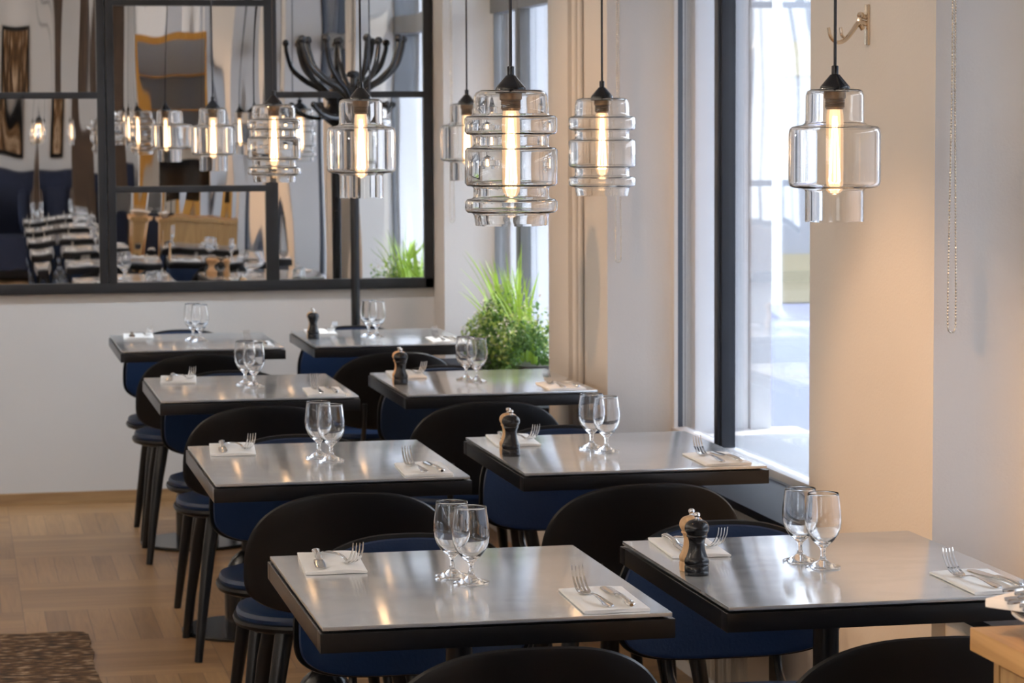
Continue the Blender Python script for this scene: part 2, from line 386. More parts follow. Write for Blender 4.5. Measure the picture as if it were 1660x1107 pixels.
def window(k):
    a, b = OPEN[k]; FM = FRAMEG if k == 1 else FRAMEB
    w = bpy.data.objects.new('window_%d' % k, None); COL.objects.link(w); w.location = (WINX, (a+b)/2, SILL); w['kind'] = 'structure'
    X0, Y0 = WINX, (a+b)/2
    def L(bm, x0, x1, y0, y1, z0, z1, bv=0): box(bm, x0-X0, x1-X0, y0-Y0, y1-Y0, z0-SILL, z1-SILL, bv)
    bm = bm_new()
    L(bm, 2.160, 2.196, b-.014, b, SILL, HEAD, .003); L(bm, 2.160, 2.196, a, a+.014, SILL, HEAD, .003); L(bm, 2.160, 2.196, a, b, HEAD-.05, HEAD, .003)
    finish('window_frame', bm, FM, w)
    bm = bm_new(); L(bm, 2.150, 2.192, b-.56, b-.52, SILL, HEAD, .004); L(bm, 2.158, 2.200, b-.572, b-.508, SILL, HEAD, .003); finish('mullion', bm, FM, w)
    bm = bm_new(); L(bm, 2.152, 2.205, a, b, 1.985, 2.075, .005); finish('transom', bm, FM, w)
    bm = bm_new(); L(bm, 2.158, 2.212, a+.014, b-.014, SILL, SILL+.022, .003); finish('bottom_rail', bm, RAILW, w)
    if k == 1:
        bm = bm_new(); L(bm, 2.163, 2.20, b-.035, b-.014, SILL+.022, 1.985); L(bm, 2.163, 2.20, b-.508, b-.49, SILL+.022, 1.985); finish('sash', bm, FM, w)
    bm = bm_new(); L(bm, 2.186, 2.190, a+.05, b-.05, SILL+.03, HEAD-.05); finish('pane', bm, PANE, w, smooth=False)
    bm = bm_new(); L(bm, XW-.028, 2.150, a+.001, b-.001, SILL-.022, SILL-.001, .003); finish('window_sill', bm, SILLM, w)
for k in OPEN: window(k)

# radiators below the windows
def radiator(a, b, label):
    t = thing('radiator', label, 'radiator', (XW-.03, (a+b)/2, 0), group='panel radiators below the windows'); h = (b-a)/2
    bm = bm_new(); n = int((b-a)/.036); pts = []
    for i in range(n*4+1):
        y = -h + (b-a)*i/(n*4); pts.append((-.045 - (.006 if i % 4 in (1, 2) else 0), y))
    lo = [bm.verts.new((x, y, .12)) for x, y in pts]; hi = [bm.verts.new((x, y, .50)) for x, y in pts]
    for i in range(len(pts)-1): bm.faces.new((lo[i], lo[i+1], hi[i+1], hi[i]))
    b0 = [bm.verts.new((.01, y, z)) for y, z in ((-h, .12), (h, .12), (h, .50), (-h, .50))]
    bm.faces.new([b0[0]] + lo + [b0[1]]); bm.faces.new([b0[3]] + hi + [b0[2]])
    bm.faces.new((b0[0], b0[1], b0[2], b0[3])); bm.faces.new((lo[0], hi[0], b0[3], b0[0])); bm.faces.new((lo[-1], hi[-1], b0[2], b0[1]))
    finish('panel', bm, PLATEAU, t, smooth=False)
    bm = bm_new(); sweep(bm, [(-.02, -h+.06, 0), (-.02, -h+.06, .12)], .010); finish('pipe', bm, PLATEAU, t)
    bm = bm_new(); sweep(bm, [(-.02, h-.06, 0), (-.02, h-.06, .12)], .010); finish('pipe', bm, PLATEAU, t)
    bm = bm_new(); lathe(bm, [(.016, 0), (.019, .01), (.019, .05), (.014, .06)], 16, (-.02, -h+.06, .13)); finish('valve', bm, RAILW, t)
radiator(6.3, 7.8, 'ribbed panel radiator under the wide window beside the second window-row table')
radiator(3.5, 5.0, 'ribbed panel radiator behind the legs of the front window-row table')

# ------------------------------------------------------------------ outside
GZ = -.85
bm = bm_new(); box(bm, 2.46, 60, -30, 70, GZ-.1, GZ); box(bm, -40, -3.61, -30, 70, GZ-.1, GZ); struct('street_ground', bm, STREET, smooth=False)
def facade(name, x0, x1, y0, y1, z1, band_x, bands, label):
    t = thing(name, label, 'building', ((x0+x1)/2, (y0+y1)/2, GZ)); cx, cy = (x0+x1)/2, (y0+y1)/2
    bm = bm_new(); box(bm, x0-cx, x1-cx, y0-cy, y1-cy, 0, z1-GZ); finish('wall', bm, FACADE, t, smooth=False)
    for z0, zz in bands:
        bm = bm_new(); box(bm, x0-cx-.06, x1-cx+.06, y0-cy-.06, y1-cy+.06, z0-GZ, zz-GZ); finish('string_course', bm, YELLOW, t, smooth=False)
    return t
facade('street_building', 6.2, 16, 27, 38, 7.5, 0, [(2.0, 2.35), (-.35, .15), (4.6, 4.9)], 'pale building with ochre bands seen far down the street through the wide window')
facade('street_building', 15, 22, -26, 13.1, 5.5, 0, [(3.0, 3.3)], 'tall pale building across the street opposite the windows')
t = thing('lamp_post', 'slim white lamp post standing outside the wide window', 'lamp post', (5.2, 16.8, GZ))
bm = bm_new(); lathe(bm, [(.09, 0), (.09, .5), (.05, .55), (.045, 6)], 16); finish('post', bm, OUTW, t)
bm = bm_new(); sweep(bm, spline([(0, 0, 5.9), (-.3, 0, 6.3), (-.9, 0, 6.4)], 8), .035); finish('arm', bm, OUTW, t)

def awning(k):  # unseen awnings, added to keep direct sun out of the nearer bays
    a, b = OPEN[k]; t = thing('window_awning', 'unseen canvas awning added above the nearer windows to block the sun', 'awning', (2.46, (a+b)/2, 2.80), group='added sun-blocking awnings')
    h = (b-a)/2+.405; bm = bm_new()
    rings(bm, [[(0.002, y, .55), (0.002, y, .54), (1.75, y, -.05), (1.75, y, -.25), (1.76, y, -.25), (1.76, y, -.04)] for y in (-h, h)]); finish('canvas', bm, AWN, t, smooth=False)
    for s in (-1, 1):
        bm = bm_new(); sweep(bm, [(.002, s*h*.9, .1), (1.74, s*h*.9, -.08)], .015, 8); finish('arm', bm, OUTW, t)
for k in (2, 3, 4, 5): awning(k)

def car():
    t = thing('parked_car', 'blue car parked outside the wide window', 'car', (4.15, 12.6, GZ))
    bm = bm_new(); R = []
    for y, zb, zt, w in ((-2.1, .38, .62, .60), (-2.0, .28, .74, .78), (-1.2, .24, .92, .86), (-.4, .24, .98, .88), (.6, .24, .98, .88), (1.5, .26, .94, .86), (2.0, .32, .82, .78), (2.1, .42, .7, .62)):
        R.append([(-w, y, zb+.08), (-w*.93, y, zb), (w*.93, y, zb), (w, y, zb+.08), (w*1.0, y, zt-.18), (w*.9, y, zt), (-w*.9, y, zt), (-w*1.0, y, zt-.18)])
    rings(bm, R); finish('body', bm, CARB, t)
    bm = bm_new(); R = []
    for z, y0, y1, w in ((.95, -1.0, 1.7, .80), (1.2, -.62, 1.42, .72), (1.40, -.2, 1.05, .62), (1.44, -.05, .9, .55)):
        R.append([(-w, y0, z), (w, y0, z), (w, y1, z), (-w, y1, z)])
    rings(bm, R); finish('cabin', bm, CARB, t)
    bm = bm_new()
    bm.free()
    for s in (-1, 1):
        bm = bm_new(); v = [bm.verts.new(p) for p in ((s*.80, -.78, 1.0), (s*.80, 1.45, 1.0), (s*.725, 1.2, 1.22), (s*.725, -.5, 1.22))]; bm.faces.new(v)
        bmesh.ops.solidify(bm, geom=bm.faces[:], thickness=.02); finish('side_glass', bm, CARW, t, smooth=False)
    for sx in (-1, 1):
        for y in (-1.3, 1.35):
            bm = bm_new(); R = [[(sx*.74+dx, y+rr*math.cos(2*PI*i/20), .31+rr*math.sin(2*PI*i/20)) for i in range(20)] for dx, rr in ((-.09, .25), (-.09, .31), (.09, .31), (.09, .25))]
            rings(bm, R); finish('wheel', bm, TYRE, t)
car()

# ------------------------------------------------------------------ mirror wall
def mirror():
    t = thing('wall_mirror', 'large black steel framed mirror of staggered wavy panes on the back wall', 'mirror', (0, YB, 0))
    X0, bars, X1 = -1.40, (-.705, -.045, .615, 1.285), 1.955
    Z0, Z1 = .895, 2.44; yf = -.030; w = .017
    bm = bm_new()
    box(bm, X0, X1, yf, -.001, Z0-.035, Z0+.008, .003); box(bm, X0, X1, yf, -.001, Z1-.01, Z1+.03, .003)
    box(bm, X1-.036, X1, yf, -.001, Z0-.035, Z1+.03, .003); box(bm, X0, X0+.036, yf, -.001, Z0-.035, Z1+.03, .003)
    finish('mirror_frame', bm, STEELB, t)
    xs = [X0+.018] + list(bars) + [X1-.018]
    for i, x in enumerate(bars):
        bm = bm_new()
        if abs(x-.615) < .01: box(bm, x-.036, x-.002, yf, -.002, Z0, Z1, .003); box(bm, x+.002, x+.034, yf, -.002, Z0, Z1, .003)
        else: box(bm, x-.026, x+.026, yf+.002, -.002, Z0, Z1, .003)
        finish('upright_bar', bm, STEELB, t)
    rnd = random.Random(3)
    for c in range(len(xs)-1):
        cuts = [Z0] + ([1.281, 2.037] if c % 2 == 1 else [1.663]) + [Z1]
        if c == 4: cuts = [Z0, 1.663, Z1]
        if c == 3: cuts = [Z0, 1.281, 2.037, Z1]
        if c == 2: cuts = [Z0, 1.663, Z1]
        for z in cuts[1:-1]:
            bm = bm_new(); box(bm, xs[c], xs[c+1], yf+.001, -.002, z-.013, z+.013, .003); finish('cross_bar', bm, STEELB, t)
            for xx in (xs[c]+.06, (xs[c]+xs[c+1])/2, xs[c+1]-.06):
                bm = bm_new(); R = [[(xx+rr*math.cos(2*PI*i/10), yf+.001+dy, z+rr*math.sin(2*PI*i/10)) for i in range(10)] for rr, dy in ((.005, .001), (.005, -.0015), (.003, -.003))]
                rings(bm, R); finish('rivet', bm, STEELB, t)
        for za, zb in zip(cuts, cuts[1:]):
            xa, xb = xs[c]+.004, xs[c+1]-.004
            nx, nz = 64, 40; bm = bm_new()
            ph = [rnd.uniform(0, 6.28) for _ in range(6)]; tx, tz = rnd.uniform(-.004, .004), rnd.uniform(-.002, .002)
            def dz(x, z):
                a = .00034*math.sin(x*21+ph[0]+.5*math.sin(z*3+ph[1])) + .00013*math.sin(x*43+ph[2]+.7*math.sin(z*5+ph[3])) + .00014*math.sin(z*9+ph[4]+x*3)
                return -.012 + a + tx*(x-(xa+xb)/2) + tz*(z-(za+zb)/2)
            V = [[bm.verts.new((xa+(xb-xa)*i/nx, dz(xa+(xb-xa)*i/nx, za+(zb-za)*j/nz), za+(zb-za)*j/nz)) for i in range(nx+1)] for j in range(nz+1)]
            for j in range(nz):
                for i in range(nx): bm.faces.new((V[j][i], V[j][i+1], V[j+1][i+1], V[j+1][i]))
            for f in bm.faces: f.smooth = True
            me = bpy.data.meshes.new('mirror_pane'); bm.to_mesh(me); bm.free(); me.materials.append(MIRROR)
            o = bpy.data.objects.new('mirror_pane', me); COL.objects.link(o); o.parent = t
mirror()

# ------------------------------------------------------------------ furniture prototypes
def srect(a, b, e, n=56):
    out = []
    for i in range(n):
        t = 2*PI*i/n; c, s = math.cos(t), math.sin(t)
        out.append((a*math.copysign(abs(c)**(2/e), c), b*math.copysign(abs(s)**(2/e), s)))
    return out

def build_chair():
    t = thing('dining_chair', 'x', 'chair')
    def seatring(s, z): return [(x*s, y*s+.018, z) for x, y in srect(.238, .192, 2.5)]
    bm = bm_new(); rings(bm, [seatring(.55, .402), seatring(.90, .407), seatring(.985, .415), seatring(1.0, .423), seatring(.992, .4295), seatring(.965, .431)])
    finish('seat_shell', bm, BLACKS, t)
    bm = bm_new(); rings(bm, [seatring(.962, .4315), seatring(.968, .440), seatring(.95, .449), seatring(.88, .4535), seatring(.6, .4555), seatring(.25, .456)])
    finish('seat_pad', bm, LEATHER, t)
    # backrest: wide rounded shell bowed round the sitter and leaning back
    VC = .567
    def P(u, v, o):
        return (u, -.290 + 1.0*u*u - (v)*.13 + o, VC + v)
    def ring(s, o, a=.233):
        out = []
        for i in range(80):
            q = 2*PI*i/80; c, sn = math.cos(q), math.sin(q)
            e, b = (2.6, .184) if sn >= 0 else (2.9, .092)     # rounder top corners, tighter bottom ones
            u = a*math.copysign(abs(c)**(2/e), c); v = b*math.copysign(abs(sn)**(2/e), sn)
            out.append(P(u*s, v*s, o))
        return out
    bm = bm_new()
    rings(bm, [ring(.2, -.007), ring(.5, -.007), ring(.8, -.007), ring(.95, -.0068), ring(.985, -.005), ring(1.0, 0), ring(.99, .005), ring(.965, .0072), ring(.8, .0072), ring(.4, .0072)])
    finish('back_shell', bm, BLACKS, t)
    bm = bm_new()
    rings(bm, [ring(.4, .0074), ring(.945, .0074), ring(.955, .012), ring(.94, .0165), ring(.90, .0180), ring(.86, .0178), ring(.6, .021), ring(.25, .022)])
    finish('back_pad', bm, LEATHER, t)
    for s in (-1, 1):
        bm = bm_new(); sweep(bm, spline([(s*.105, -.12, .414), (s*.108, -.19, .418), (s*.112, -.262, .446), (s*.112, -.2865, .510), (s*.11, -.2880, .57)], 6), .0085, 10); finish('back_bracket', bm, BLACKM, t)
    for sx in (-1, 1):
        for sy in (-1, 1):
            bm = bm_new(); sweep(bm, [(sx*.135, sy*.125, .410), (sx*.155, sy*.148, .30), (sx*.178, sy*.175, .12), (sx*.192, sy*.192, 0)], [.0215, .019, .0145, .0115], 16)
            finish('leg', bm, BLACKM, t)
    return t
TW, TD = .577, .7264
def build_table():
    t = thing('dining_table', 'x', 'table')
    bm = bm_new(); box(bm, -TW/2, TW/2, -TD/2, TD/2, .7435, .75, .0016); finish('table_top', bm, ZINC, t)
    bm = bm_new()
    o, i_ = .004, .034
    X, Y = TW/2+o, TD/2+o; x, y = TW/2-i_, TD/2-i_
    for q in ((-X, X, -Y, -y), (-X, X, y, Y), (-X, -x, -y+.0004, y-.0004), (x, X, -y+.0004, y-.0004)): box(bm, *q, .708, .7400, .0015)
    finish('table_frame', bm, FRAMET, t)
    bm = bm_new(); box(bm, -TW/2+.012, TW/2-.012, -TD/2+.012, TD/2-.012, .7385, .7432); finish('under_board', bm, BLACKM, t, smooth=False)
    bm = bm_new(); box(bm, -.20, .20, -.024, .024, .715, .738, .002); box(bm, -.024, .024, -.26, .26, .714, .7382, .002); finish('spider_bracket', bm, BLACKM, t)
    bm = bm_new(); lathe(bm, [(.0235, .20), (.0235, .714)], 24); finish('pole', bm, BLACKM, t)
    bm = bm_new(); lathe(bm, [(.078, .013), (.078, .155), (.076, .175), (.068, .200), (.052, .226), (.036, .241), (.0245, .247)], 40); finish('column', bm, BLACKG, t)
    bm = bm_new(); lathe(bm, [(.205, 0), (.210, .003), (.210, .009), (.206, .0125)], 56); finish('base_disc', bm, BLACKG, t)
    return t
def build_goblet():
    prof_o = [(.0005, 0), (.029, 0), (.0318, .0012), (.0318, .0028), (.024, .0055), (.013, .0095), (.0062, .015), (.0044, .022), (.0043, .030), (.0060, .036), (.0125, .042), (.0205, .050), (.0272, .060), (.0315, .072), (.0331, .084), (.0326, .098), (.0305, .115), (.0284, .131), (.0280, .1345)]
    prof_i = [(.0272, .1350), (.0268, .1345), (.0272, .131), (.0293, .115), (.0314, .098), (.0318, .084), (.0301, .072), (.0255, .061), (.0180, .0515), (.010, .0460), (.0005, .0440)]
    bm = bm_new(); lathe(bm, prof_o + prof_i, 48); o = finish('water_goblet', bm, GOBLET, angle=60)
    return tag(o, 'x', 'glass')
def build_mill(wood):
    def b():
        t = thing('salt_mill' if wood else 'pepper_mill', 'x', 'mill'); M = MILLW if wood else MILLB
        bm = bm_new(); lathe(bm, [(.0205, 0), (.0218, .0015), (.0218, .0155), (.0208, .0166), (.0204, .0172), (.0212, .0185), (.0219, .022), (.0219, .0255), (.0208, .0295), (.0190, .0315), (.0186, .033), (.0168, .038), (.0146, .046), (.0137, .053), (.0142, .060), (.0158, .0655), (.0166, .0670)], 40)
        finish('mill_body', bm, M, t, angle=50)
        bm = bm_new(); lathe(bm, [(.0172, .0674), (.0182, .0682), (.0182, .0706), (.0172, .0716), (.0178, .0726), (.0186, .0745), (.0206, .0775), (.0217, .0815), (.0217, .0850), (.0205, .0895), (.0175, .0938), (.0130, .0968), (.0070, .0985)], 40)
        finish('mill_head', bm, M, t, angle=50)
        bm = bm_new(); lathe(bm, [(.0046, .0984), (.0048, .1000), (.0038, .1010), (.0036, .1025), (.0046, .1035), (.0058, .1055), (.0060, .1075), (.0052, .1098), (.0030, .1112), (.0006, .1115)], 24)
        finish('knob', bm, CHROME, t)
        return t
    return b
NT = .011   # napkin thickness
def build_napkin():
    """folded paper napkin: layered sheets held by a round fold on the left edge, a corner a little open on the far side"""
    w, d = .054, .110; bm = bm_new(); nx, ny = 12, 16
    def top(x, y):
        return .0052 + .0012*(1-(x/w)**2) + .0005*math.sin(x*70+y*21)
    # closed slab with rounded fold on -x
    R = []
    for j in range(ny+1):
        y = -d + 2*d*j/ny; ring = []
        for i in range(nx+1):
            x = -w + 2*w*i/nx; ring.append((x, y + .004*math.sin(x*60), top(x, y)))
        ring.append((w+.0006, y, .0035)); ring.append((w-.0004, y, .0002))
        for i in range(nx-1, 0, -1): ring.append((-w + 2*w*i/nx, y + .004*math.sin((-w+2*w*i/nx)*60), .0002))
        ring.append((-w, y, .0002)); ring.append((-w-.0022, y, .0016)); ring.append((-w-.0022, y, .0038))
        R.append(ring)
    rings(bm, R); o = finish('paper_napkin', bm, NAPKIN, angle=50)
    return tag(o, 'x', 'napkin')
ZF = .0070
def build_fork():
    # stations: y, half width, z centre; sheet of seven columns, tines grow from the odd ones
    H = [(-.092, .0030, .0012), (-.090, .0075, .0014), (-.082, .0088, .0020), (-.066, .0070, .0035), (-.045, .0050, .0058), (-.02, .0034, .0075), (.005, .0028, .0066), (.022, .0028, .0030), (.030, .0040, .0012), (.037, .0085, .0006), (.044, .0112, .0012), (.050, .0118, .0026)]
    bm = bm_new(); prev = None
    def row(y, w, z):
        out = []
        for i in range(8):
            x = (-1, -.64, -.453, -.093, .093, .453, .64, 1)[i]; out.append(bm.verts.new((x*w, y, z + .0016*x*x*(w/.0118))))
        return out
    for s in H:
        cur = row(*s)
        if prev:
            for i in range(7): bm.faces.new((prev[i], prev[i+1], cur[i+1], cur[i]))
        prev = cur
    for k in (0, 2, 4, 6):
        a, b = prev[k], prev[k+1]; mx = (a.co.x+b.co.x)/2; hw = (b.co.x-a.co.x)/2
        for y, z, f in ((.062, .0070, .92), (.074, .0115, .8), (.084, .0155, .55), (.0875, .0168, .25)):
            zo = (a.co.z+b.co.z)/2 - .0026
            na = bm.verts.new((mx-hw*f, y, z+zo)); nb = bm.verts.new((mx+hw*f, y, z+zo))
            bm.faces.new((a, b, nb, na)); a, b = na, nb
    bmesh.ops.recalc_face_normals(bm, faces=bm.faces)
    bmesh.ops.solidify(bm, geom=bm.faces[:], thickness=.0018)
    zmin = min(v.co.z for v in bm.verts)
    for v in bm.verts: v.co.z -= zmin
    o = finish('dinner_fork', bm, SILVER, angle=40)
    return tag(o, 'x', 'fork')
def build_knife():
    S = [(-.098, .0035, .0025, .004), (-.094, .0078, .0040, .0045), (-.084, .0086, .0048, .005), (-.07, .0068, .0046, .0055), (-.05, .0056, .0044, .006), (-.03, .0060, .0046, .0058), (-.012, .0072, .0044, .0052), (-.004, .0060, .0036, .0046), (.0, .0050, .0030, .0040), (.006, .0058, .0020, .0036), (.012, .0092, .0013, .0032), (.03, .0102, .0010, .0026), (.06, .0106, .0009, .0020), (.085, .0100, .0008, .0016), (.095, .0078, .0007, .0014), (.100, .0035, .0006, .0012)]
    bm = bm_new(); R = []
    for y, w, h, z in S:
        R.append([(w*math.cos(2*PI*i/16) + (.0012 if y > .01 else 0), y, z + h*math.sin(2*PI*i/16)) for i in range(16)])
    rings(bm, R)
    zmin = min(v.co.z for v in bm.verts)
    for v in bm.verts: v.co.z -= zmin
    o = finish('table_knife', bm, SILVER, angle=50)
    return tag(o, 'x', 'knife')
CHAIR, TABLE, GOB = Proto(build_chair), Proto(build_table), Proto(build_goblet)
MILLP, MILLS = Proto(build_mill(False)), Proto(build_mill(True))
NAP, FORK, KNIFE = Proto(build_napkin), Proto(build_fork), Proto(build_knife)

TABLES = [('L', 1, .850, 4.595), ('L', 2, .847, 6.348), ('L', 3, .866, 8.193), ('L', 4, .860, 9.956),
          ('R', 1, 1.529, 4.617), ('R', 2, 1.554, 6.366), ('R', 3, 1.584, 8.180), ('R', 4, 1.551, 9.975),
          ('L', 0, .855, 2.84), ('L', -1, .855, 1.09), ('L', -2, .855, -.66)]
ORD = {1: 'front', 2: 'second', 3: 'third', 4: 'rearmost', 0: 'nearest reflected', -1: 'second reflected', -2: 'farthest reflected'}
rj = random.Random(11)
OFF = {('L', 1): (0, -.10, .002, .01), ('L', 2): (-.004, -.07, 0, -.02), ('L', 3): (-.014, -.08, 0, -.02), ('L', 4): (-.01, -.08, 0, 0),
       ('R', 1): (-.05, -.18, -.04, .01), ('R', 2): (-.05, -.10, 0, 0), ('R', 3): (-.08, -.10, -.02, 0), ('R', 4): (-.05, -.19, -.02, 0)}
def setting(x, y, rz, who, far, fork_turn, knife_turn):
    c, s = math.cos(rz), math.sin(rz)
    def at(dx, dy): return (x + dx*c - dy*s, y + dx*s + dy*c)
    T = .7504
    NAP.put((x, y, T), rz, 'folded white paper napkin on the %s side of the %s' % (far, who), 'folded napkins under the cutlery')
    fx, fy = at(-.020, -.004); FORK.put((fx, fy, T+ZF), rz+fork_turn, 'silver fork on the napkin at the %s side of the %s' % (far, who), 'forks on the napkins')
    kx, ky = at(.022, -.004); KNIFE.put((kx, ky, T+ZF), rz+knife_turn, 'silver knife on the napkin at the %s side of the %s' % (far, who), 'knives on the napkins')
for row, k, x, y in TABLES:
    side = 'left-row' if row == 'L' else 'window-row'
    who = '%s %s table' % (ORD[k], side)
    if k < 1: who = '%s table' % ORD[k]
    extra = {('L', 1): 'zinc-topped square bistro table nearest us in the left row', ('R', 1): 'zinc-topped bistro table nearest us beside the window wall'}
    TABLE.put((x, y, 0), 0, extra.get((row, k), '%s with zinc top and black pedestal' % who + (', seen in the mirror' if k < 1 else '')), 'zinc-topped bistro tables')
    jn, jf = rj.uniform(-.012, .012), rj.uniform(-.012, .012)
    ndx, ndy, fdx, fdy = OFF.get((row, k), (-.02, -.08, 0, 0))
    CHAIR.put((x+jn*.3+ndx, y-.190+ndy, 0), rj.uniform(-.03, .03), 'black chair turning its plain back to us at the %s' % who, 'black shell dining chairs')
    CHAIR.put((x+jf*.4+fdx, y+.258+fdy, 0), PI+rj.uniform(-.03, .03), 'black chair with navy padded back facing us behind the %s' % who, 'black shell dining chairs')
    q = [rj.uniform(-.05, .05) for _ in range(4)]
    setting(x+.203, y-.240, -.03+q[0]*.5, who, 'near', .10+q[1], .06+q[2])
    setting(x-.190, y+.245, PI-.06+q[3]*.5, who, 'far', .30+q[2], -.02+q[1])
    gx, gy = (.020, -.012) if row == 'L' else (-.012, -.018)
    GOB.put((x+gx, y+gy, .7503), 0, 'stemmed water goblet standing in front of its twin on the %s' % who, 'water goblets')
    GOB.put((x+gx-.020, y+gy+.072, .7503), 0, 'stemmed water goblet standing behind its twin on the %s' % who, 'water goblets')
    if row == 'R':
        mx, my = x-.253, y-.040
        MILLP.put((mx, my, .7503), 0, 'black turned pepper mill on the %s' % who, 'pepper mills')
        MILLS.put((mx+.003, my+.0465, .7503), 0, 'pale wooden salt mill behind the black mill on the %s' % who, 'salt mills')

# ------------------------------------------------------------------ pendants
ZG0, ZG1 = 1.372, 1.606
def shade_profile(kind):
    H = ZG1-ZG0
    if kind == 'A':      # narrow, wide drum, narrow
        out = [(.052, 0), (.052, .052), (.0525, .055), (.056, .058), (.074, .060), (.080, .064), (.0815, .071), (.0815, .155), (.080, .163), (.075, .168), (.058, .171), (.053, .174), (.052, .178), (.0515, .222), (.049, .230), (.043, .2335), (.026, .2345)]
    else:                # stacked rings
        a, b = .0655, .0805
        def ringz(z0, z1): return [(a, z0-.004), (a+.003, z0-.0005), (b-.004, z0+.0005), (b, z0+.005), (b, z1-.005), (b-.004, z1-.0005), (a+.003, z1+.0005), (a, z1+.004)]
        out = [(a-.003, 0), (a-.002, .006)] + ringz(.022, .046) + ringz(.068, .135) + ringz(.157, .190) + [(a, .205), (a-.001, .222), (a-.005, .230), (a-.013, .2338), (.026, .2345)]
    t = .0030; inn = []
    for i, (r, z) in enumerate(out):
        a = out[max(i-1, 0)]; b = out[min(i+1, len(out)-1)]
        dr, dz = b[0]-a[0], b[1]-a[1]; L = math.hypot(dr, dz) or 1
        inn.append((r - t*dz/L, z + t*dr/L))
    inn[0] = (inn[0][0], 0.0); inn[-1] = (.026, .2345-t)
    return out + list(reversed(inn))
def build_pendant(kind):
    def b():
        t = thing('pendant_lamp', 'x', 'pendant lamp')
        # origin at the bottom rim of the glass
        bm = bm_new(); lathe(bm, shade_profile(kind), 64, closed=True); finish('glass_shade', bm, SHADE, t, angle=70)
        bm = bm_new(); lathe(bm, [(.0265, .2302), (.0268, .2352), (.0260, .2385), (.0085, .2590), (.0062, .2600), (.0062, .2740), (.0050, .2750)], 32); finish('cap', bm, CAPM, t, angle=25)
        bm = bm_new(); pr = [(.0195, .2300), (.0195, .2180)]
        for i in range(5): pr += [(.0180, .2165-i*.0035), (.0166, .2148-i*.0035)]
        lathe(bm, pr + [(.0150, .198)], 32); finish('socket', bm, SOCKET, t)
        bm = bm_new(); lathe(bm, [(.0028, .275), (.0028, ZC-ZG0-.03)], 10); finish('cord', bm, CORD, t)
        bm = bm_new(); lathe(bm, [(.05, ZC-ZG0-.03), (.05, ZC-ZG0-.001)], 32); finish('ceiling_rose', bm, CAPM, t)
        bm = bm_new(); lathe(bm, [(.0135, .199), (.0155, .188), (.0158, .170), (.0158, .070), (.0145, .058), (.010, .050), (.002, .047)], 28); bu = finish('bulb', bm, BULBG, t)
        bm = bm_new(); P = []
        n = 4
        for i in range(n):
            a0, a1 = 2*PI*i/n + .3, 2*PI*(i+.5)/n + .3
            P += [(.0035*math.cos(a0), .0035*math.sin(a0), .186), (0.0100*math.cos(a0), 0.0100*math.sin(a0), .072), (.0065*math.cos((a0+a1)/2), .0065*math.sin((a0+a1)/2), .066), (0.0100*math.cos(a1), 0.0100*math.sin(a1), .072), (.0035*math.cos(a1), .0035*math.sin(a1), .186)]
        sweep(bm, P, .0008, 6); finish('filament', bm, FILA, bu)
        return t
    return b
PA, PB = Proto(build_pendant('A')), Proto(build_pendant('B'))
for row, k, kind, x, y in (('L', 1, 'B', .95, 4.606), ('L', 2, 'A', .95, 6.365), ('L', 3, 'B', .95, 8.135), ('L', 4, 'A', .95, 10.075),
                           ('R', 1, 'A', 1.53, 4.583), ('R', 2, 'B', 1.53, 6.335), ('R', 3, 'A', 1.53, 8.078), ('R', 4, 'B', 1.53, 10.02),
                           ('L', 0, 'A', .95, -.70), ('L', -1, 'B', .95, -2.45), ('L', -2, 'A', .95, -4.2), ('R', 0, 'B', 1.53, -.70), ('R', -1, 'A', 1.53, -2.45), ('R', -2, 'B', 1.53, -4.2)):
    shape = 'stepped drum-shaped' if kind == 'A' else 'ring-stacked'
    if k >= 1: lab = 'clear %s glass pendant hanging above the %s %s table' % (shape, ORD[k], 'left-row' if row == 'L' else 'window-row')
    else: lab = '%s glass pendant of the %s, %s in the mirror' % (shape, 'left row' if row == 'L' else 'window row', {0: 'nearest behind us', -1: 'second behind us', -2: 'farthest behind us'}[k])
    (PA if kind == 'A' else PB).put((x, y, ZG0), k*.9, lab, 'glass pendants in two rows')

